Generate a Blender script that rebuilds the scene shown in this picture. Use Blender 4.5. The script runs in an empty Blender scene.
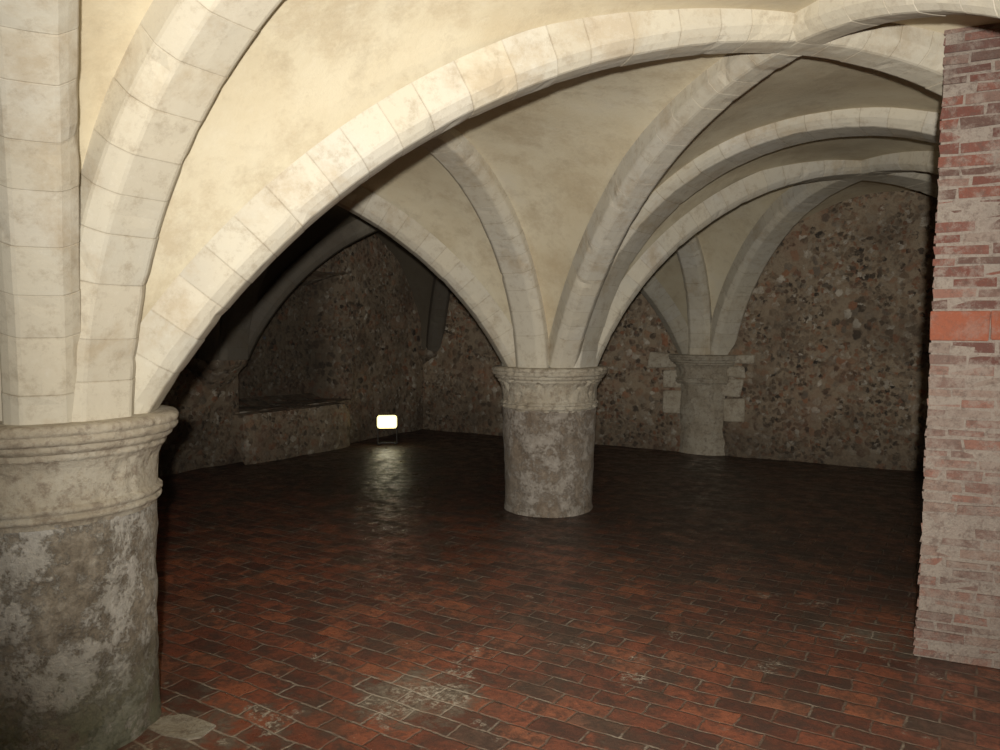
import bpy, bmesh, math, random
from mathutils import Vector, noise
random.seed(7)
S=bpy.context.scene
COL=S.collection
try:
    S.view_settings.view_transform='Standard'
    S.view_settings.look='None'
    S.view_settings.gamma=1.12
except Exception: pass

# ------------------------------------------------------------ grid
ANG=math.radians(-32)
AX=Vector((math.cos(ANG),math.sin(ANG),0)); BX=Vector((-AX.y,AX.x,0))
N0=Vector((-1.80,3.05,0))
A=[-4.4,0,4.4,8.8]; B=[-2.6,0,4.19,8.36]
OVR={(2,1):(4.34,0.52),(2,0):(4.9,-2.6),(1,2):(-.14,4.45),(1,3):(.10,8.36)}
MIDS={((1,1),(2,1)):(2.12,.10)}
def P(i,j): return Vector(OVR.get((i,j),(A[i],B[j])))
def MID(a,b):
    if (a,b) in MIDS: return Vector(MIDS[(a,b)])
    if (b,a) in MIDS: return Vector(MIDS[(b,a)])
    return (P(*a)+P(*b))/2
Z0=1.26; ZC=2.90
def zcf(mid): return ZC+.07*max(0,min(1,(mid.y-2.4)/1.7))+.04*max(0,min(1,(mid.y-4.6)/1.2))
def W(a,b,z=0): 
    p=N0+AX*a+BX*b
    return Vector((p.x,p.y,z))
def boss(i,j):
    p,q,r,s=P(i,j),P(i+1,j+1),P(i,j+1),P(i+1,j)
    d1=q-p; d2=s-r; w=r-p; den=d1.x*d2.y-d1.y*d2.x
    t=(w.x*d2.y-w.y*d2.x)/den
    return p+d1*t

# ------------------------------------------------------------ materials
def newmat(name):
    m=bpy.data.materials.new(name); m.use_nodes=True
    nt=m.node_tree; nt.nodes.clear()
    out=nt.nodes.new('ShaderNodeOutputMaterial'); b=nt.nodes.new('ShaderNodeBsdfPrincipled')
    nt.links.new(b.outputs[0],out.inputs[0])
    return m,nt,b
class G:
    def __init__(s,nt): s.nt=nt
    def n(s,t,**k):
        x=s.nt.nodes.new(t)
        for a,v in k.items(): setattr(x,a,v)
        return x
    def l(s,a,b): s.nt.links.new(a,b)
    def coord(s,kind='Object'):
        if kind=='World': return s.n('ShaderNodeNewGeometry').outputs['Position']
        return s.n('ShaderNodeTexCoord').outputs[kind]
    def noise(s,v,scale,detail=5,rough=.6,dist=0):
        x=s.n('ShaderNodeTexNoise'); x.inputs['Scale'].default_value=scale; x.inputs['Detail'].default_value=detail
        x.inputs['Roughness'].default_value=rough; x.inputs['Distortion'].default_value=dist
        s.l(v,x.inputs['Vector']); return x.outputs['Fac']
    def ramp(s,f,stops):
        x=s.n('ShaderNodeValToRGB'); e=x.color_ramp.elements
        while len(e)<len(stops): e.new(.5)
        for i,(p,c) in enumerate(stops):
            e[i].position=p; e[i].color=(c[0],c[1],c[2],1) if isinstance(c,tuple) else (c,c,c,1)
        s.l(f,x.inputs[0]); return x.outputs[0]
    def mix(s,f,a,b,mode='MIX'):
        x=s.n('ShaderNodeMix',data_type='RGBA',blend_type=mode)
        for sock,v in ((x.inputs[0],f),(x.inputs[6],a),(x.inputs[7],b)):
            if isinstance(v,tuple): sock.default_value=(v[0],v[1],v[2],1)
            elif isinstance(v,(int,float)): sock.default_value=v
            else: s.l(v,sock)
        return x.outputs[2]
    def math(s,op,a,b=0.0):
        x=s.n('ShaderNodeMath',operation=op)
        for i,v in enumerate((a,b)):
            if isinstance(v,(int,float)): x.inputs[i].default_value=v
            else: s.l(v,x.inputs[i])
        return x.outputs[0]
    def attr(s,name):
        x=s.n('ShaderNodeAttribute'); x.attribute_name=name; return x
    def mrange(s,f,a,b,c,d):
        m=s.n('ShaderNodeMapRange'); s.l(f,m.inputs[0])
        for i,v in enumerate((a,b,c,d)): m.inputs[i+1].default_value=v
        return m.outputs[0]
    def near(s,v,p,r0,r1):
        d=s.n('ShaderNodeVectorMath',operation='DISTANCE'); s.l(v,d.inputs[0]); d.inputs[1].default_value=p
        return s.mrange(d.outputs['Value'],r0,r1,1,0)
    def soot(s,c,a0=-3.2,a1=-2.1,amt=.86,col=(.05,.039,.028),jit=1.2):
        # paints shade into the colour, deeper towards the side wall
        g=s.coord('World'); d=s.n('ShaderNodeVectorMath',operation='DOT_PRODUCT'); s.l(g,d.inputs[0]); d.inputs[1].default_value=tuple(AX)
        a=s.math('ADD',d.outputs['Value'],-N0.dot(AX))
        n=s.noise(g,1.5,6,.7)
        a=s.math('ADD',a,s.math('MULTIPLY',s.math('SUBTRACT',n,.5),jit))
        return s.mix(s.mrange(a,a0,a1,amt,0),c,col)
    def bump(s,h,strength,dist,bs):
        x=s.n('ShaderNodeBump'); x.inputs['Strength'].default_value=strength; x.inputs['Distance'].default_value=dist
        s.l(h,x.inputs['Height']); s.l(x.outputs[0],bs.inputs['Normal'])

def sc(c,k): return tuple(x*k for x in c)
def mat_web(name='limewashed_plaster',k=1.0):
    m,nt,b=newmat(name); g=G(nt); v=g.coord()
    n1=g.noise(v,1.1,6,.65,.2); n2=g.noise(v,6,7,.75); n3=g.noise(v,38,3,.6); n4=g.noise(v,2.7,8,.78,.1)
    c=g.ramp(n1,[(.30,sc((.51,.415,.26),k)),(.46,sc((.59,.51,.345),k)),(.60,sc((.64,.57,.405),k)),(.75,sc((.60,.55,.43),k))])
    c=g.mix(g.ramp(n4,[(.50,0.0),(.63,.55)]),c,sc((.44,.35,.22),k))
    c=g.mix(g.ramp(n2,[(.52,0.0),(.70,.5)]),c,sc((.39,.32,.21),k))
    c=g.mix(g.ramp(n2,[(.2,.35),(.42,0.0)]),c,sc((.72,.68,.56),k))
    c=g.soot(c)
    g.l(c,b.inputs['Base Color']); b.inputs['Roughness'].default_value=.9
    h=g.math('ADD',g.math('MULTIPLY',n3,.5),g.math('MULTIPLY',n2,2.0)); g.bump(h,.14,.02,b); return m
def mat_rib(name='rib_limestone',k=1.0):
    m,nt,b=newmat(name); g=G(nt); v=g.coord()
    at=g.attr('tone'); sep=g.n('ShaderNodeSeparateColor'); g.l(at.outputs['Color'],sep.inputs[0])
    n1=g.noise(v,2.6,7,.7,.2); n2=g.noise(v,12,8,.78); n3=g.noise(v,60,3,.6); n4=g.noise(v,1.3,4,.6)
    c=g.ramp(sep.outputs[0],[(0.0,sc((.47,.43,.34),k)),(.35,sc((.51,.48,.39),k)),(.7,sc((.54,.51,.43),k)),(1.0,sc((.55,.495,.375),k))])
    c=g.mix(g.ramp(n4,[(.42,.6),(.58,0.0)]),c,sc((.56,.505,.38),k))
    c=g.mix(g.ramp(n1,[(.51,0.0),(.64,.62)]),c,sc((.39,.305,.19),k))
    c=g.mix(g.ramp(n2,[(.51,0.0),(.68,.65)]),c,sc((.31,.25,.17),k))
    c=g.mix(g.ramp(n2,[(.22,.5),(.42,0.0)]),c,sc((.67,.64,.55),k))
    c=g.mix(g.math('MULTIPLY',g.math('MULTIPLY',sep.outputs[1],g.ramp(n2,[(.36,.2),(.6,1.0)])),.55),c,sc((.24,.19,.125),k))
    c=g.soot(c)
    g.l(c,b.inputs['Base Color']); b.inputs['Roughness'].default_value=.88
    h=g.math('ADD',g.math('MULTIPLY',n3,.6),g.math('MULTIPLY',n2,2.0)); g.bump(h,.16,.012,b); return m
def mat_shaft():
    m,nt,b=newmat('flaking_plaster_shaft'); g=G(nt); v=g.coord('World')
    n1=g.noise(v,5.0,10,.78); n2=g.noise(v,14,7,.75); n3=g.noise(v,50,4,.7); n4=g.noise(v,1.6,3,.5); n5=g.noise(v,7,7,.75)
    c=g.ramp(n2,[(.34,(.12,.095,.065)),(.5,(.24,.20,.145)),(.66,(.42,.37,.29))])
    c=g.mix(g.ramp(n4,[(.45,0.0),(.6,.45)]),c,(.38,.34,.27))
    pl=g.ramp(n5,[(.3,(.42,.39,.32)),(.65,(.68,.65,.58))])
    mask=g.ramp(g.math('ADD',n1,g.math('MULTIPLY',g.math('SUBTRACT',n3,.5),.22)),[(.465,0.0),(.525,.75),(.62,.95)])
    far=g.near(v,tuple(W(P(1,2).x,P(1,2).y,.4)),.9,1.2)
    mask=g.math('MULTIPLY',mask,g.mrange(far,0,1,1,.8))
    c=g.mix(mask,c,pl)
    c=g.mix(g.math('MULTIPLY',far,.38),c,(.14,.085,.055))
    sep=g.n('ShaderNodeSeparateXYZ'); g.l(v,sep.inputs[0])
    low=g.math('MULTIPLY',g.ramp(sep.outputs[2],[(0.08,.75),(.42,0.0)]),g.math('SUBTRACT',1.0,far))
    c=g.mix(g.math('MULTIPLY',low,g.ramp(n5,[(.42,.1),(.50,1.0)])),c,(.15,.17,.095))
    g.l(c,b.inputs['Base Color']); b.inputs['Roughness'].default_value=.85
    h=g.math('ADD',g.math('MULTIPLY',mask,.9),g.math('ADD',g.math('MULTIPLY',n2,1.8),g.math('MULTIPLY',n3,.5))); g.bump(h,.75,.018,b); return m
def mat_cap(name='weathered_capital_stone',k=1.0):
    m,nt,b=newmat(name); g=G(nt); v=g.coord('World')
    n1=g.noise(v,4.5,8,.72,.2); n2=g.noise(v,18,7,.78); n3=g.noise(v,60,3,.6)
    c=g.ramp(n1,[(.3,sc((.29,.24,.165),k)),(.45,sc((.42,.365,.27),k)),(.6,sc((.50,.455,.355),k)),(.75,sc((.45,.385,.275),k))])
    c=g.mix(g.ramp(n2,[(.48,0.0),(.62,.78)]),c,sc((.21,.16,.11),k))
    g.l(c,b.inputs['Base Color']); b.inputs['Roughness'].default_value=.88
    h=g.math('ADD',n3,g.math('MULTIPLY',n2,3.0)); g.bump(h,.5,.016,b); return m
def mat_flint(name='flint_rubble',k=1.0,deep=False):
    m,nt,b=newmat(name); g=G(nt); v=g.coord()
    ds=g.n('ShaderNodeTexNoise'); ds.inputs['Scale'].default_value=10; ds.inputs['Detail'].default_value=7; ds.inputs['Roughness'].default_value=.75; g.l(v,ds.inputs['Vector'])
    v2=g.n('ShaderNodeMixRGB',blend_type='ADD'); v2.inputs[0].default_value=.15; g.l(v,v2.inputs[1]); g.l(ds.outputs['Color'],v2.inputs[2])
    n1=g.noise(v,1.2,6,.65); n3=g.noise(v,30,6,.8); n2=g.noise(v,4.5,9,.8); n6=g.noise(v,2.2,3,.5); n7=g.noise(v,1.7,5,.7)
    st=[(0.0,sc((.05,.042,.034),k)),(.20,sc((.20,.145,.095),k)),(.38,sc((.38,.265,.165),k)),(.54,sc((.42,.19,.10),k)),(.66,sc((.15,.12,.09),k)),(.82,sc((.48,.39,.28),k)),(1.0,sc((.80,.72,.58),k))]
    def layer(scale):
        vo=g.n('ShaderNodeTexVoronoi'); vo.inputs['Scale'].default_value=scale; g.l(v2.outputs[0],vo.inputs['Vector'])
        sep=g.n('ShaderNodeSeparateColor'); g.l(vo.outputs['Color'],sep.inputs[0])
        return g.ramp(sep.outputs[0],st),vo.outputs['Distance']
    c1,d1=layer(11); c2,d2=layer(20)
    sel=g.ramp(n6,[(.46,0.0),(.52,1.0)])
    c=g.mix(sel,c1,c2); dd=g.mix(sel,d1,d2)
    mc=g.ramp(n3,[(.3,sc((.23,.17,.11),k)),(.7,sc((.48,.375,.255),k))])
    c=g.mix(g.ramp(dd,[(.48,0.0),(.62,1.0)]),c,mc)
    c=g.mix(g.ramp(n2,[(.51,0.0),(.58,.75)]),c,mc)
    c=g.mix(g.ramp(n7,[(.54,0.0),(.66,.35)]),c,sc((.34,.17,.10),k))
    c=g.mix(g.ramp(n3,[(.54,0.0),(.68,.45)]),c,sc((.07,.052,.038),k))
    c=g.mix(g.ramp(n1,[(.36,.55),(.50,0.0)]),c,sc((.12,.088,.06),k))
    # darker towards the foot of the wall
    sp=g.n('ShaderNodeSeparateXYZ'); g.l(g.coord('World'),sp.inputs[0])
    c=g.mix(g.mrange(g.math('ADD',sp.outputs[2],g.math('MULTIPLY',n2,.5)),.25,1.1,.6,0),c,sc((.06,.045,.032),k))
    if deep: c=g.soot(c,-4.9,-4.55,.6,(.02,.016,.012),0.25)  # shade of the deep recess painted into the flint colour
    g.l(c,b.inputs['Base Color']); b.inputs['Roughness'].default_value=.9
    h=g.math('ADD',g.ramp(dd,[(.1,.8),(.6,0.0)]),g.math('ADD',n3,g.math('MULTIPLY',n2,1.4))); g.bump(h,.9,.028,b); return m
def toab(x,y):
    r=Vector((x,y,0))-N0; return (r.dot(AX),r.dot(BX),0)
def mat_floor():
    m,nt,b=newmat('worn_red_brick_paving'); g=G(nt); v=g.coord()
    ds=g.n('ShaderNodeTexNoise'); ds.inputs['Scale'].default_value=5; ds.inputs['Detail'].default_value=6; ds.inputs['Roughness'].default_value=.65; g.l(v,ds.inputs['Vector'])
    v2=g.n('ShaderNodeMixRGB',blend_type='ADD'); v2.inputs[0].default_value=.055; g.l(v,v2.inputs[1]); g.l(ds.outputs['Color'],v2.inputs[2])
    br=g.n('ShaderNodeTexBrick'); g.l(v2.outputs[0],br.inputs['Vector'])
    br.inputs['Scale'].default_value=1; br.inputs['Brick Width'].default_value=.236; br.inputs['Row Height'].default_value=.114
    br.inputs['Mortar Size'].default_value=.0078; br.inputs['Mortar Smooth'].default_value=.7; br.inputs['Bias'].default_value=0
    br.inputs['Color1'].default_value=(0,0,0,1); br.inputs['Color2'].default_value=(1,1,1,1); br.inputs['Mortar'].default_value=(.5,.5,.5,1)
    n1=g.noise(v,.8,6,.65,.2); n2=g.noise(v,6,8,.78,.1); n3=g.noise(v,42,5,.78); n5=g.noise(v,2.4,7,.72)
    c=g.ramp(br.outputs['Color'],[(0.0,(.12,.048,.034)),(.3,(.22,.070,.042)),(.55,(.32,.098,.054)),(.85,(.41,.135,.068)),(1.0,(.16,.09,.064))])
    c=g.mix(g.ramp(n2,[(.45,0.0),(.57,.85)]),c,(.070,.040,.030))
    c=g.mix(g.ramp(n5,[(.48,0.0),(.62,.7)]),c,(.085,.060,.044))
    c=g.mix(g.ramp(n3,[(.51,0.0),(.67,.55)]),c,(.05,.034,.026))
    wear=g.math('MAXIMUM',g.near(v,toab(-.35,3.3),.05,.42),g.math('MULTIPLY',g.math('MAXIMUM',g.near(v,toab(-1.2,2.9),.1,.7),g.near(v,toab(1.95,3.95),.05,.4)),.6))
    wm=g.ramp(g.math('ADD',g.math('MULTIPLY',wear,.40),n2),[(.63,0.0),(.86,.75)])
    c=g.mix(wm,c,g.ramp(n3,[(.35,(.12,.095,.065)),(.65,(.36,.30,.22))]))
    mc=g.ramp(g.math('ADD',n2,g.math('MULTIPLY',wear,.22)),[(.40,(.07,.05,.037)),(.51,(.17,.125,.092)),(.67,(.44,.37,.28))])
    c=g.mix(g.math('MULTIPLY',br.outputs['Fac'],.85),c,mc)
    n4=g.noise(v,3.1,5,.6); chips=g.math('MULTIPLY',g.ramp(g.math('ADD',n4,g.math('MULTIPLY',wear,.16)),[(.61,0.0),(.68,1.0)]),g.ramp(n3,[(.52,0.0),(.58,1.0)]))
    c=g.mix(chips,c,(.50,.43,.33))
    # light fall-off painted into the bricks, darker deeper in the room
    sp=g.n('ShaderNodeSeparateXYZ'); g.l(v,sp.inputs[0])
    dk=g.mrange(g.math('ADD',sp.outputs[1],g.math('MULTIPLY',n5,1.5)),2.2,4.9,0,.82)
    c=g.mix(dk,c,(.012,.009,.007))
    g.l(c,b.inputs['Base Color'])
    g.l(g.ramp(n2,[(.35,.2),(.58,.6)]),b.inputs['Roughness'])
    h=g.math('ADD',g.math('MULTIPLY',g.math('SUBTRACT',1.0,br.outputs['Fac']),.9),g.math('ADD',g.math('MULTIPLY',n2,1.1),g.math('ADD',g.math('MULTIPLY',n3,.35),g.math('MULTIPLY',br.outputs['Color'],.3))))
    g.bump(h,.45,.012,b); return m
def mat_brick(name='old_pier_brick',wash=.6):
    m,nt,b=newmat(name); g=G(nt); v=g.coord(); at=g.attr('tone')
    n1=g.noise(v,9,8,.8,.1); n3=g.noise(v,70,5,.75); n2=g.noise(v,3,6,.7); n4=g.noise(v,22,6,.75)
    sp=g.n('ShaderNodeSeparateXYZ'); g.l(v,sp.inputs[0])
    lowz=g.mrange(sp.outputs[2],.8,2.3,.035,0)
    c=g.mix(g.ramp(g.math('ADD',n1,lowz),[(.485,0.0),(.60,wash)]),at.outputs['Color'],(.40,.325,.27))
    c=g.mix(g.ramp(n4,[(.51,0.0),(.63,wash*.8)]),c,(.15,.095,.075))
    c=g.mix(g.ramp(n2,[(.50,0.0),(.64,.4*wash)]),c,(.20,.155,.13))
    c=g.mix(g.ramp(n3,[(.5,0.0),(.66,.5*wash)]),c,(.14,.09,.07))
    g.l(c,b.inputs['Base Color']); b.inputs['Roughness'].default_value=.9
    g.bump(g.math('ADD',n3,g.math('ADD',n4,g.math('MULTIPLY',n1,1.8))),.8,.02,b); return m
def mat_simple(name,col,rough=.6,metal=0,emit=None,es=0):
    m,nt,b=newmat(name); g=G(nt); v=g.coord(); n=g.noise(v,25,4)
    c=g.mix(g.ramp(n,[(.4,0.0),(.7,.4)]),col,tuple(x*.6 for x in col)); g.l(c,b.inputs['Base Color'])
    b.inputs['Roughness'].default_value=rough; b.inputs['Metallic'].default_value=metal
    if emit: b.inputs['Emission Color'].default_value=(*emit,1); b.inputs['Emission Strength'].default_value=es
    return m
M_WEB,M_RIB,M_SH,M_CAP,M_FL,M_FLOOR,M_BR=mat_web(),mat_rib(),mat_shaft(),mat_cap(),mat_flint(),mat_floor(),mat_brick(wash=.78)
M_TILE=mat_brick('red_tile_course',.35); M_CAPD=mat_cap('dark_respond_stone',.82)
M_WEBD=mat_web('painted_shade_plaster',.6); M_RIBD=mat_rib('painted_shade_rib_stone',.7); M_FLD=mat_flint('painted_shade_flint',.75,True)  # darkened copies: shade of the left corner and side wall put into the colour

# ------------------------------------------------------------ helpers
def obj_from(name,verts,faces,mat,smooth=False,tone=None,parent=None,loc=None,rot=None):
    me=bpy.data.meshes.new(name); me.from_pydata([tuple(v) for v in verts],[],faces)
    me.materials.append(mat)
    if tone is not None:
        ca=me.color_attributes.new('tone','FLOAT_COLOR','POINT')
        for i,t in enumerate(tone): ca.data[i].color=(t[0],t[1],t[2],1)
    bm=bmesh.new(); bm.from_mesh(me); bmesh.ops.recalc_face_normals(bm,faces=bm.faces); bm.to_mesh(me); bm.free()
    if smooth: me.polygons.foreach_set('use_smooth',[True]*len(me.polygons))
    o=bpy.data.objects.new(name,me); COL.objects.link(o)
    if loc is not None: o.location=loc
    if rot is not None: o.rotation_euler=rot
    if parent: o.parent=parent
    return o
def tag(o,label,cat,group=None,kind=None):
    o['label']=label; o['category']=cat
    if group: o['group']=group
    if kind: o['kind']=kind
def struct(o,label=None,cat=None):
    o['kind']='structure'
    if label: o['label']=label
    if cat: o['category']=cat

def arc(L,top):
    s=L-.40; zc=min(top,Z0+s*1.12); r=zc-Z0; R=(s*s+r*r)/(2*r); return R,zc-R
def curve(L,delta,f,top):
    R,cz=arc(L,top); R2=R+delta
    th0=math.asin(max(-1,min(1,(Z0-.02-cz)/R2)))
    th=th0+(math.pi/2-th0)*f
    return L-R2*math.cos(th), cz+R2*math.sin(th)

# ------------------------------------------------------------ webs -> ceiling
def fb(p,s): return noise.fractal(Vector(p)*s,1.0,2.0,4)
def patch(V,F,c,s,d):
    Ls=(s-c).length; Ld=(d-c).length; us=(s-c)/Ls; ud=(d-c)/Ld
    nf,nu=34,14; base=len(V); zs_,zd_=zcf(s),zcf(d)
    for i in range(nf+1):
        f=i/nf
        t1,z1=curve(Ls,.10,f,zs_); t2,z2=curve(Ld,.10,f,zd_)
        p1=c+us*t1; p2=c+ud*t2
        for j in range(nu+1):
            u=j/nu; p=p1.lerp(p2,u); z=z1*(1-u)+z2*u
            w=W(p.x,p.y,z); bul=.09*math.sin(math.pi*u)*math.sin(math.pi*min(1,f*.85+.1))
            w.z+=bul+.018*fb(w,1.8)*math.sin(math.pi*u)
            V.append(w)
    for i in range(nf):
        for j in range(nu):
            k=base+i*(nu+1)+j; F.append((k,k+1,k+nu+2,k+nu+1))
def bay(V,F,i,j):
    ce=boss(i,j); c=[(i,j),(i+1,j),(i+1,j+1),(i,j+1)]
    for k in range(4):
        for o in (-1,1): patch(V,F,P(*c[k]),MID(c[k],c[(k+o)%4]),ce)
V=[];F=[]
for i in range(3):
    for j in range(3):
        if (i,j)!=(0,2): bay(V,F,i,j)
struct(obj_from('ceiling',V,F,M_WEB,smooth=True),'mottled cream limewashed quadripartite vault webs','ceiling')
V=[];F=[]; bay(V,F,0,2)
struct(obj_from('ceiling',V,F,M_WEBD,smooth=True),'vault webs with painted shade in the unlit corner','ceiling')

# ------------------------------------------------------------ ribs
def rib(p,q,w,label,mid=None,depth=.20,ch=.055,mat=None):
    if mid is None: mid=(p+q)/2
    top=zcf(mid)
    h=w/2
    prof=[(h,depth),(h,(depth+ch)/2),(h,ch+.01),(h-.004,ch-.003),(h-ch*.5,ch*.45),(h-ch+.003,.004),(h-ch-.01,0),(0,-.002),(-(h-ch-.01),0),(-(h-ch+.003),.004),(-(h-ch*.5),ch*.45),(-(h-.004),ch-.003),(-h,ch+.01),(-h,(depth+ch)/2),(-h,depth)]
    L1=(mid-p).length; L2=(mid-q).length
    R1,c1=arc(L1,top); R2,c2=arc(L2,top)
    t1=math.asin(max(-1,min(1,(Z0-.02-c1)/R1))); t2=math.asin(max(-1,min(1,(Z0-.02-c2)/R2)))
    A1=(math.pi/2-t1)*R1; A2=(math.pi/2-t2)*R2; total=A1+A2
    u1=(mid-p).normalized(); u2=(q-mid).normalized()
    n1=Vector((-u1.y,u1.x)); n2=Vector((-u2.y,u2.x))
    def pt(x,nn,rr):
        if x<=A1:
            th=t1+x/R1; rad=R1+rr; t=L1-rad*math.cos(th); ab=p+u1*t; z=c1+rad*math.sin(th); n=n1
        else:
            y=total-x; th=t2+y/R2; rad=R2+rr; t=L2-rad*math.cos(th); ab=q-u2*t; z=c2+rad*math.sin(th); n=n2
        ab=ab+n*nn
        return W(ab.x,ab.y,z)
    br=[0.0]
    while br[-1]<total: br.append(br[-1]+random.uniform(.14,.22))
    br[-1]=total
    if br[-1]-br[-2]<.1: br.pop(-2)
    V=[];T=[];F=[]; m=len(prof)
    rings=[]
    for k in range(len(br)-1):
        x0,x1=br[k],br[k+1]; tone=random.random(); dn=random.uniform(-.0015,.0015); dr=random.uniform(-.002,.002)
        e=.0028
        for x,inset,jm in ((x0,.0014,1),(x0+e,0,.5),(x0+e*2,0,0),(x0+(x1-x0)*.25,0,0),(x0+(x1-x0)*.5,0,0),(x0+(x1-x0)*.75,0,0),(x1-e*2,0,0),(x1-e,0,.5),(x1,.0014,1)):
            rings.append((x,inset,jm,tone,dn,dr))
    ph=random.random()*50
    for (x,inset,jm,tone,dn,dr) in rings:
        for (nn,rr) in prof:
            nn2=nn*(1-inset/h)+dn if rr<depth else nn; rr2=rr+(inset+dr if rr<depth else 0)
            wob=.002*noise.noise(Vector((x*1.2+ph,nn*6,rr*6)))
            chip=.02*max(0,noise.noise(Vector((x*11+ph,nn*12,3)))-.28)*(1 if rr<depth*.6 else 0)
            V.append(pt(x,nn2*(1-chip/h)+wob,rr2+wob+chip)); T.append((tone,jm,0))
    for i in range(len(rings)-1):
        for j in range(m-1):
            k=i*m+j; F.append((k,k+1,k+m+1,k+m))
    o=obj_from('vault_rib',V,F,mat or M_RIB,tone=T)
    tag(o,label,'vault rib',group='stone ribs of the vault')
    return o
LT='wide chamfered limestone transverse rib between columns'; LD='chamfered limestone diagonal rib crossing the vault bay'; LW='limestone wall rib against the flint wall'; LS='diagonal rib with painted shade in the unlit corner bay'
for j in range(3):
    for i in (1,2): rib(P(i,j),P(i,j+1),.30,LT)
rib(P(0,1),P(0,2),.24,LW)
for j in (1,2,3):
    for i in range(3):
        rib(P(i,j),P(i+1,j),(.30,.30,.42,.36)[j],LT if j<3 else LW,MID((i,j),(i+1,j)),mat=M_RIBD if (i,j)==(0,3) else None)
for i in range(3):
    for j in range(3):
        if j==0 and i!=1: continue
        md=M_RIBD if (i,j)==(0,2) else None; lb=LS if md else LD; ce=boss(i,j); ww=.27 if j<2 else .42
        if (i,j)==(0,2): ww=.28
        rib(P(i,j),P(i+1,j+1),ww,lb,ce,mat=md); rib(P(i+1,j),P(i,j+1),min(ww-.02,.34),lb,ce,mat=md)

# ------------------------------------------------------------ columns
def lathe(profile,seg,amp,seed,half=None,sc=4,k=1.0,amp2=0):
    V=[];F=[]; m=len(profile)
    a0,a1=(0,2*math.pi) if half is None else half
    n=seg if half is None else seg+1
    for kk in range(n):
        th=a0+(a1-a0)*kk/seg
        for (r,z) in profile:
            q=Vector((math.cos(th)*.4*sc+seed,math.sin(th)*.4*sc,z*sc))
            d=(amp*noise.fractal(q,1,2,4)-amp2*max(0,noise.fractal(q*2.2,1,2,3)-.2))*(1 if r>.05 else 0)
            V.append((math.cos(th)*(r*k+d),math.sin(th)*(r*k+d),z))
    for kk in range(seg):
        k2=(kk+1)%n if half is None else kk+1
        for j in range(m-1): F.append((kk*m+j,k2*m+j,k2*m+j+1,kk*m+j+1))
    return V,F
def prof_shaft(r0,r1,z1):
    Q=[(r0+(r1-r0)*i/30,z1*i/30) for i in range(31)]
    Q[0]=(r0+.01,-.01); return Q
CAP=[(.395,.885),(.398,.902),(.408,.907),(.415,.913),(.416,.923),(.410,.929),(.406,.932),(.412,.938),(.419,.946),(.418,.956),(.410,.963),(.402,.967),(.401,.98),(.402,1.01),(.404,1.045),(.407,1.07),(.411,1.09),(.417,1.105),(.422,1.115),(.426,1.119),(.427,1.129),(.438,1.132),(.443,1.140),(.444,1.150),(.440,1.155),(.447,1.158),(.458,1.165),(.464,1.172),(.466,1.182),(.462,1.187),(.472,1.190),(.482,1.197),(.486,1.207),(.486,1.216),(.480,1.221),(.481,1.225),(.489,1.229),(.491,1.238),(.490,1.250),(.482,1.259),(.45,1.263),(.3,1.266),(0.0,1.266)]
def column(p,label,seed,r0=.385,r1=.392,k=1.0,a2=.024):
    e=bpy.data.objects.new('stone_column',None); e.location=W(p.x,p.y,0); COL.objects.link(e); e.empty_display_size=.3
    tag(e,label,'column',group='columns carrying the vault')
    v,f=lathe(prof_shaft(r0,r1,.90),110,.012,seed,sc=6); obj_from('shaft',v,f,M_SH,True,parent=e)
    v,f=lathe(CAP,180,.004,seed+9,sc=10,k=k,amp2=a2); o=obj_from('capital',v,f,M_CAP,True,parent=e); o['label']='moulded round stone capital'
    return e
column(P(1,1),'squat round column with flaking white plaster and moulded capital',3)
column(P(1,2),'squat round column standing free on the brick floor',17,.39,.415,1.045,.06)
column(P(2,1),'squat round stone column with moulded capital',31)
column(P(2,2),'squat round stone column beyond the brick pier',45)
def respond(p,facing,label,seed,quoin=False,span=math.pi,corbel=False,mat=None):
    e=bpy.data.objects.new('wall_corbel' if corbel else 'engaged_column',None); e.location=W(p.x,p.y,0); COL.objects.link(e)
    tag(e,label,'corbel' if corbel else 'column',group='supports of the vault against the walls')
    h=(facing-span/2,facing+span/2); mat=mat or M_CAPD
    if not corbel:
        v,f=lathe(prof_shaft(.38,.385,.90),48,.02,seed,h,sc=5); obj_from('shaft',v,f,M_CAPD,True,parent=e)
        v,f=lathe(CAP,64,.02,seed+5,h,sc=8,k=1.06); obj_from('capital',v,f,mat,True,parent=e)
    else:
        v,f=lathe([(.02,.86),(.10,.90),(.18,.97),(.26,1.05),(.33,1.14),(.36,1.16),(.38,1.2),(.38,1.25),(.36,1.265),(0,1.266)],48,.02,seed+5,h,sc=8); obj_from('corbel_block',v,f,mat,True,parent=e)
    if quoin:
        u=Vector((math.cos(facing+math.pi/2),math.sin(facing+math.pi/2),0)); nn=Vector((math.cos(facing),math.sin(facing),0))
        for (s0,s1,z0,z1) in ((.26,.54,.98,1.13),(.26,.66,1.15,1.27),(-.72,-.26,1.08,1.27),(.26,.50,.74,.96),(-.50,-.26,.82,1.06),(.26,.52,.44,.72),(-.50,-.26,.5,.80)):
            vs=[];
            for dn in (0.0,.275):
                for (s,z) in ((s0,z0),(s1,z0),(s1,z1),(s0,z1)):
                    vs.append(u*(s+random.uniform(-.035,.035))+nn*dn+Vector((0,0,z+random.uniform(-.02,.02))))
            o=obj_from('quoin_block',vs,[(0,1,2,3),(4,5,6,7),(0,1,5,4),(1,2,6,5),(2,3,7,6),(3,0,4,7)],M_CAP,parent=e)
            bv=o.modifiers.new('b','BEVEL'); bv.width=.025; bv.segments=3
    return e
fF=math.atan2(-BX.y,-BX.x); fL=math.atan2(AX.y,AX.x)
respond(P(1,3),fF,'weathered half-round stone respond in the flint wall',51,True)
respond(P(2,3),fF,'half-round stone respond set in the flint wall',57)
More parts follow.
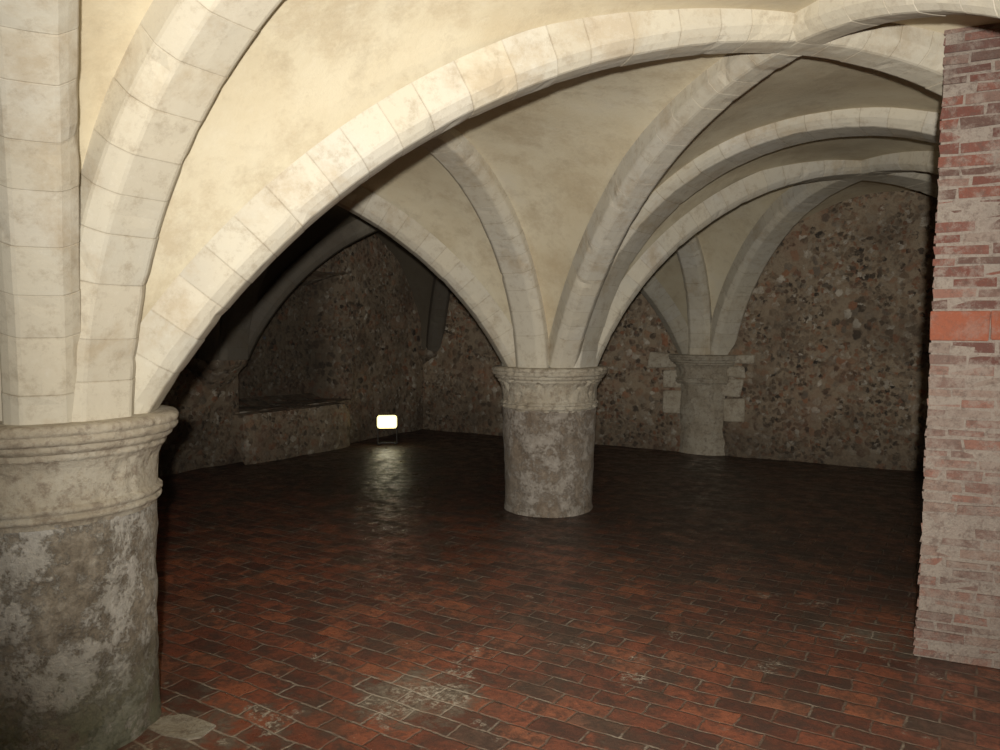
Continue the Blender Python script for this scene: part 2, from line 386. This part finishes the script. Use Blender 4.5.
respond(P(0,2),fL,'rough stone corbel under ribs on the dark side wall',63,corbel=True,mat=M_FLD)
respond(P(0,1),fL,'rough stone corbel on the side wall',69,corbel=True)
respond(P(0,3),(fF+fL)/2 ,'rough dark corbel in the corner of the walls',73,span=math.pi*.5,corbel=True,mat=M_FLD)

# ------------------------------------------------------------ floor + walls
def slab(o0,ux,us,zs,amp,normal,holes=[]):
    V=[];F=[];nu=len(us);
    for z in zs:
        for u in us:
            p=o0+ux*u; p=Vector((p.x,p.y,z)); p+=normal*amp*fb(p,2.2); V.append(p)
    for j in range(len(zs)-1):
        for i in range(nu-1):
            uc=(us[i]+us[i+1])/2; zc=(zs[j]+zs[j+1])/2
            if any(h[0]<uc<h[1] and h[2]<zc<h[3] for h in holes): continue
            k=j*nu+i; F.append((k,k+1,k+nu+1,k+nu))
    return V,F
def fr(a,b,step,extra=[]):
    n=max(1,round((b-a)/step)); L=[a+(b-a)*i/n for i in range(n+1)]
    L=[x for x in L if all(abs(x-e)>step*.45 for e in extra)]+list(extra); return sorted(L)
aL=A[0]+.02; aR=A[3]+.06; bF=B[3]-.25; bN=B[0]-.06
V,F=slab(W(0,bF),AX,fr(aL-.02,aR,.07),fr(-.02,3.3,.07),.035,BX)
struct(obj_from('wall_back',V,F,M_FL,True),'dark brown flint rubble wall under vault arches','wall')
hb0,hb1,hz0,hz1=B[2]+.30,B[2]+2.25,.60,2.35
V,F=slab(W(aL,0),BX,fr(bN,bF+.05,.08,[hb0,hb1]),fr(-.02,3.3,.08,[hz0,hz1]),.05,-AX,[(hb0,hb1,hz0,hz1)])
dep=.6; base=len(V); nr=14; ring=[]
for k in range(nr): ring.append((hb0,hz0+(hz1-hz0)*k/nr))
for k in range(nr): ring.append((hb0+(hb1-hb0)*k/nr,hz1))
for k in range(nr): ring.append((hb1,hz1-(hz1-hz0)*k/nr))
for k in range(nr): ring.append((hb1-(hb1-hb0)*k/nr,hz0))
cb,cz_=(hb0+hb1)/2,(hz0+hz1)/2; steps=((-.04,1.0),(.12,.98),(.3,.95),(.45,.90),(dep,.82),(dep+.03,.4),(dep+.03,.02))
nrg=len(ring)
for dd,s in steps:
    for (bb,z) in ring:
        w=W(aL-dd,cb+(bb-cb)*s,cz_+(z-cz_)*(s if z>cz_ else min(1,s*1.1))); V.append(w+AX*.05*fb(w,2.5)+Vector((0,0,.02*fb(w,4))))
for q in range(len(steps)-1):
    for k in range(nrg): F.append((base+q*nrg+k,base+q*nrg+(k+1)%nrg,base+(q+1)*nrg+(k+1)%nrg,base+(q+1)*nrg+k))
struct(obj_from('wall_left',V,F,M_FLD),'flint side wall and deep recess with shade painted in','wall')
V,F=slab(W(aR,0),BX,fr(bN,bF,.3),fr(-.02,3.3,.3),.04,AX)
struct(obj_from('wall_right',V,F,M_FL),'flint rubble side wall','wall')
V,F=slab(W(0,bN),AX,fr(aL,aR,.3),fr(-.02,3.3,.3),.04,-BX)
struct(obj_from('wall_front',V,F,M_FL),'flint rubble end wall','wall')
# projecting rubble ledge below the recess: closed lumpy block
V=[];F=[]; nb,nq=30,9
prof=[]
pj=.24; top=hz0-.02
for k in range(nq+1): prof.append((pj-.03*(k/nq)**3,-.02+(top+.02)*k/nq))
for k in range(1,7): prof.append((pj-.03-(pj+.27)*k/6,top+.01))
m=len(prof)
for i in range(nb+1):
    bb=hb0-.05+(hb1-hb0-.16)*i/nb; e_=min(1,min(i,nb-i)/2)
    for (dd,z) in prof:
        w=W(aL+dd*(.8+.2*e_),bb,z); n_=fb(w,3.5)*.03; w+=AX*n_; 
        if z>.05: w.z+=.5*n_-.02*(1-e_)
        V.append(w)
for i in range(nb):
    for j in range(m-1): k=i*m+j; F.append((k,k+1,k+m+1,k+m))
F.append(tuple([j for j in range(m)])); F.append(tuple([nb*m+j for j in range(m)]))
struct(obj_from('trim_1',V,F,M_FL),'projecting rubble stone ledge below the wall recess','ledge')
V=[];F=[]
ua=fr(aL-.9,aR+.1,.1); ub=fr(bN-.1,bF+.15,.1)
for b_ in ub:
    for a_ in ua: V.append((a_,b_,.012*fb((a_,b_,0),1.1)-.006))
nu=len(ua)
for j in range(len(ub)-1):
    for i in range(nu-1):
        k=j*nu+i; F.append((k,k+1,k+nu+1,k+nu))
fl=obj_from('floor',V,F,M_FLOOR,True,loc=W(0,0,0),rot=(0,0,ANG)); struct(fl,'worn uneven red brick paving, damp, shade painted in towards the back','floor')

# ------------------------------------------------------------ brick pier
PANG=math.radians(-25)
e=bpy.data.objects.new('brick_pier',None); e.location=Vector((2.030,3.70,0)); e.rotation_euler=(0,0,PANG); COL.objects.link(e)
tag(e,'rough red brick pier with limewash traces and red tile course','pier')
LA,LB,HT=1.42,.50,3.05
SK=.17   # the jamb is cut slightly splayed
V=[];F=[];T=[]; V2=[];F2=[];T2=[]
def box(x0,x1,y0,y1,z0,z1,col,j=.005,dst=None,skew=False):
    V_,F_,T_=dst or (V,F,T)
    b=len(V_)
    for z in (z0,z1):
        for (x,y) in ((x0,y0),(x1,y0),(x1,y1),(x0,y1)):
            xx=x+(SK*max(0,y) if skew and x==x0 else 0)
            V_.append((xx+random.uniform(-j,j),y+random.uniform(-j,j),z+random.uniform(-j,j))); T_.append(col)
    for f in ((0,1,2,3),(4,5,6,7),(0,1,5,4),(1,2,6,5),(2,3,7,6),(3,0,4,7)): F_.append(tuple(b+i for i in f))
def lean(z): return .012*z if z>.2 else -.05*(.2-z)
z=.0; row=0; tiled=False
while z<HT-.05:
    h=random.uniform(.042,.060); ln=.21; tile=False
    if not tiled and z>1.50: h=.150; ln=.30; tile=True; tiled=True
    x=lean(z)+(random.uniform(-.002,.004) if not tile else -.004)
    first=True
    while x<LA:
        l=ln*random.uniform(.65,1.15)
        if first and row%2: l*=.5
        if tile and first: l=.25
        x1=min(x+l,LA)
        pr=max(0,min(1,(z-1.2)/.9))
        if tile: c=(random.uniform(.38,.43),.115,.058)
        elif random.random()<pr:
            c=random.choice([(.20,.07,.05),(.27,.09,.06),(.16,.065,.05),(.24,.09,.065),(.15,.08,.062),(.29,.17,.13)])
        else:
            c=random.choice([(.33,.18,.135),(.34,.23,.18),(.28,.14,.105),(.34,.26,.21),(.24,.145,.115),(.34,.16,.115)])
        y0=random.uniform(-.009,.006)
        if x1-x>.03: box(x,x1-(.012 if not tile else .006),y0 if not tile else -.012,.12,z+.006,z+h-.006,c,dst=(V2,F2,T2) if tile else None,skew=first)
        first=False; x=x1
    y=.13
    while y<LB:
        y1=min(y+.11*random.uniform(.9,1.9),LB)
        c=random.choice([(.30,.12,.08),(.36,.22,.16),(.25,.12,.09)])
        box(lean(z)+.006,lean(z)+.16,y,y1-.012,z+.006,z+h-.006,c,skew=True); y=y1
    z+=h; row+=1
bm_=obj_from('brickwork',V,F,M_BR,tone=T,parent=e)
bv=bm_.modifiers.new('b','BEVEL'); bv.width=.010; bv.segments=2
bm2=obj_from('tile_course',V2,F2,M_TILE,tone=T2,parent=e); bm2['label']='course of large orange-red tiles'
bv=bm2.modifiers.new('b','BEVEL'); bv.width=.006; bv.segments=2
V=[];F=[];T=[]
nz=24
for k in range(nz+1):
    zz=HT*k/nz
    for (x,y) in ((lean(zz)+.006,.003),(LA,.003),(LA,LB-.01),(lean(zz)+.008+SK*LB,LB-.01)): V.append((x,y,zz)); T.append((.41,.345,.285))
for k in range(nz):
    for s in range(4): F.append((4*k+s,4*k+(s+1)%4,4*k+4+(s+1)%4,4*k+4+s))
F.append((0,1,2,3)); F.append(tuple(4*nz+i for i in range(4)))
obj_from('mortar_core',V,F,M_BR,tone=T,parent=e)

# ------------------------------------------------------------ stone piece in floor
V=[];F=[];pts=[(-.11,-.06),(-.02,-.075),(.08,-.06),(.11,-.03),(.10,.05),(.03,.06),(-.07,.065),(-.12,.02)]
n=len(pts)
for zz,s in ((-.02,1),(.002,.985)):
    for (x,y) in pts: V.append((x*s*1.15,y*s*1.15,zz))
F.append(tuple(range(n,2*n))); F.append(tuple(range(n)))
for k in range(n): F.append((k,(k+1)%n,n+(k+1)%n,n+k))
o=obj_from('stone_slab',V,F,M_CAP,loc=W(.46,.26,0),rot=(0,0,ANG+.15)); tag(o,'pale worn stone slab in the paving beside the column foot','stone slab')

# ------------------------------------------------------------ floodlight
M_H=mat_simple('black_painted_metal',(.02,.02,.02),.6,.2)
M_G=mat_simple('lit_floodlight_glass',(.9,.8,.5),.2,0,(1.0,.82,.30),3.0)
M_BULB=mat_simple('glowing_halogen_tube',(1,.95,.8),.3,0,(1.0,.93,.68),9.0)
e=bpy.data.objects.new('floodlight',None); pL=Vector((-1.56,10.65,0)); e.location=pL
e.rotation_euler=(0,0,math.radians(6)); COL.objects.link(e); tag(e,'small lit halogen floodlight standing on the brick floor','floodlight')
def lbox(name,c,s,mat,par=e,rot=None,bev=.008,taper=None):
    V=[(sx*s[0]/2*(taper if (taper and sy>0) else 1),sy*s[1]/2,sz*s[2]/2*(taper if (taper and sy>0) else 1)) for sz in (-1,1) for (sx,sy) in ((-1,-1),(1,-1),(1,1),(-1,1))]
    o=obj_from(name,V,[(0,1,2,3),(4,5,6,7),(0,1,5,4),(1,2,6,5),(2,3,7,6),(3,0,4,7)],mat,parent=par,loc=c,rot=rot)
    m=o.modifiers.new('b','BEVEL'); m.width=bev; m.segments=4; return o
lbox('housing',(0,.05,.31),(.25,.12,.18),M_H,taper=.7)
g_=lbox('glass',(0,-.03,.31),(.27,.08,.18),M_G,bev=.039); g_['label']='glowing yellow-white glass front'
t_=lbox('lamp_tube',(0,-.076,.31),(.19,.03,.11),M_BULB,bev=.014); t_['label']='bright white-hot centre of the lamp'
for x in (-.13,.13): lbox('bracket_arm',(x,.06,.18),(.010,.03,.31),M_H,bev=.002)
lbox('base_bar',(0,.04,.012),(.28,.05,.02),M_H,bev=.003)
lbox('base_foot',(-.11,.04,.012),(.03,.24,.018),M_H,bev=.003); lbox('base_foot',(.11,.04,.012),(.03,.24,.018),M_H,bev=.003)

# ------------------------------------------------------------ lights, camera, world
ld=bpy.data.lights.new('flash','SPOT'); ld.energy=900; ld.shadow_soft_size=.03; ld.color=(1,.94,.85)
ld.spot_size=math.radians(101); ld.spot_blend=1.0
lo=bpy.data.objects.new('flash',ld); lo.location=(-.02,-.20,1.71)
d=Vector((.42,3,.26)); lo.rotation_euler=d.to_track_quat('-Z','Y').to_euler(); COL.objects.link(lo)
w=bpy.data.worlds.new('w'); w.use_nodes=True; S.world=w; w.node_tree.nodes['Background'].inputs[0].default_value=(.01,.01,.01,1)
cd=bpy.data.cameras.new('cam'); cd.sensor_width=36; cd.lens=27.9; cd.clip_start=.05
co=bpy.data.objects.new('cam',cd); co.location=(0,0,1.6); co.rotation_euler=(math.radians(90-3.47),0,0); COL.objects.link(co); S.camera=co
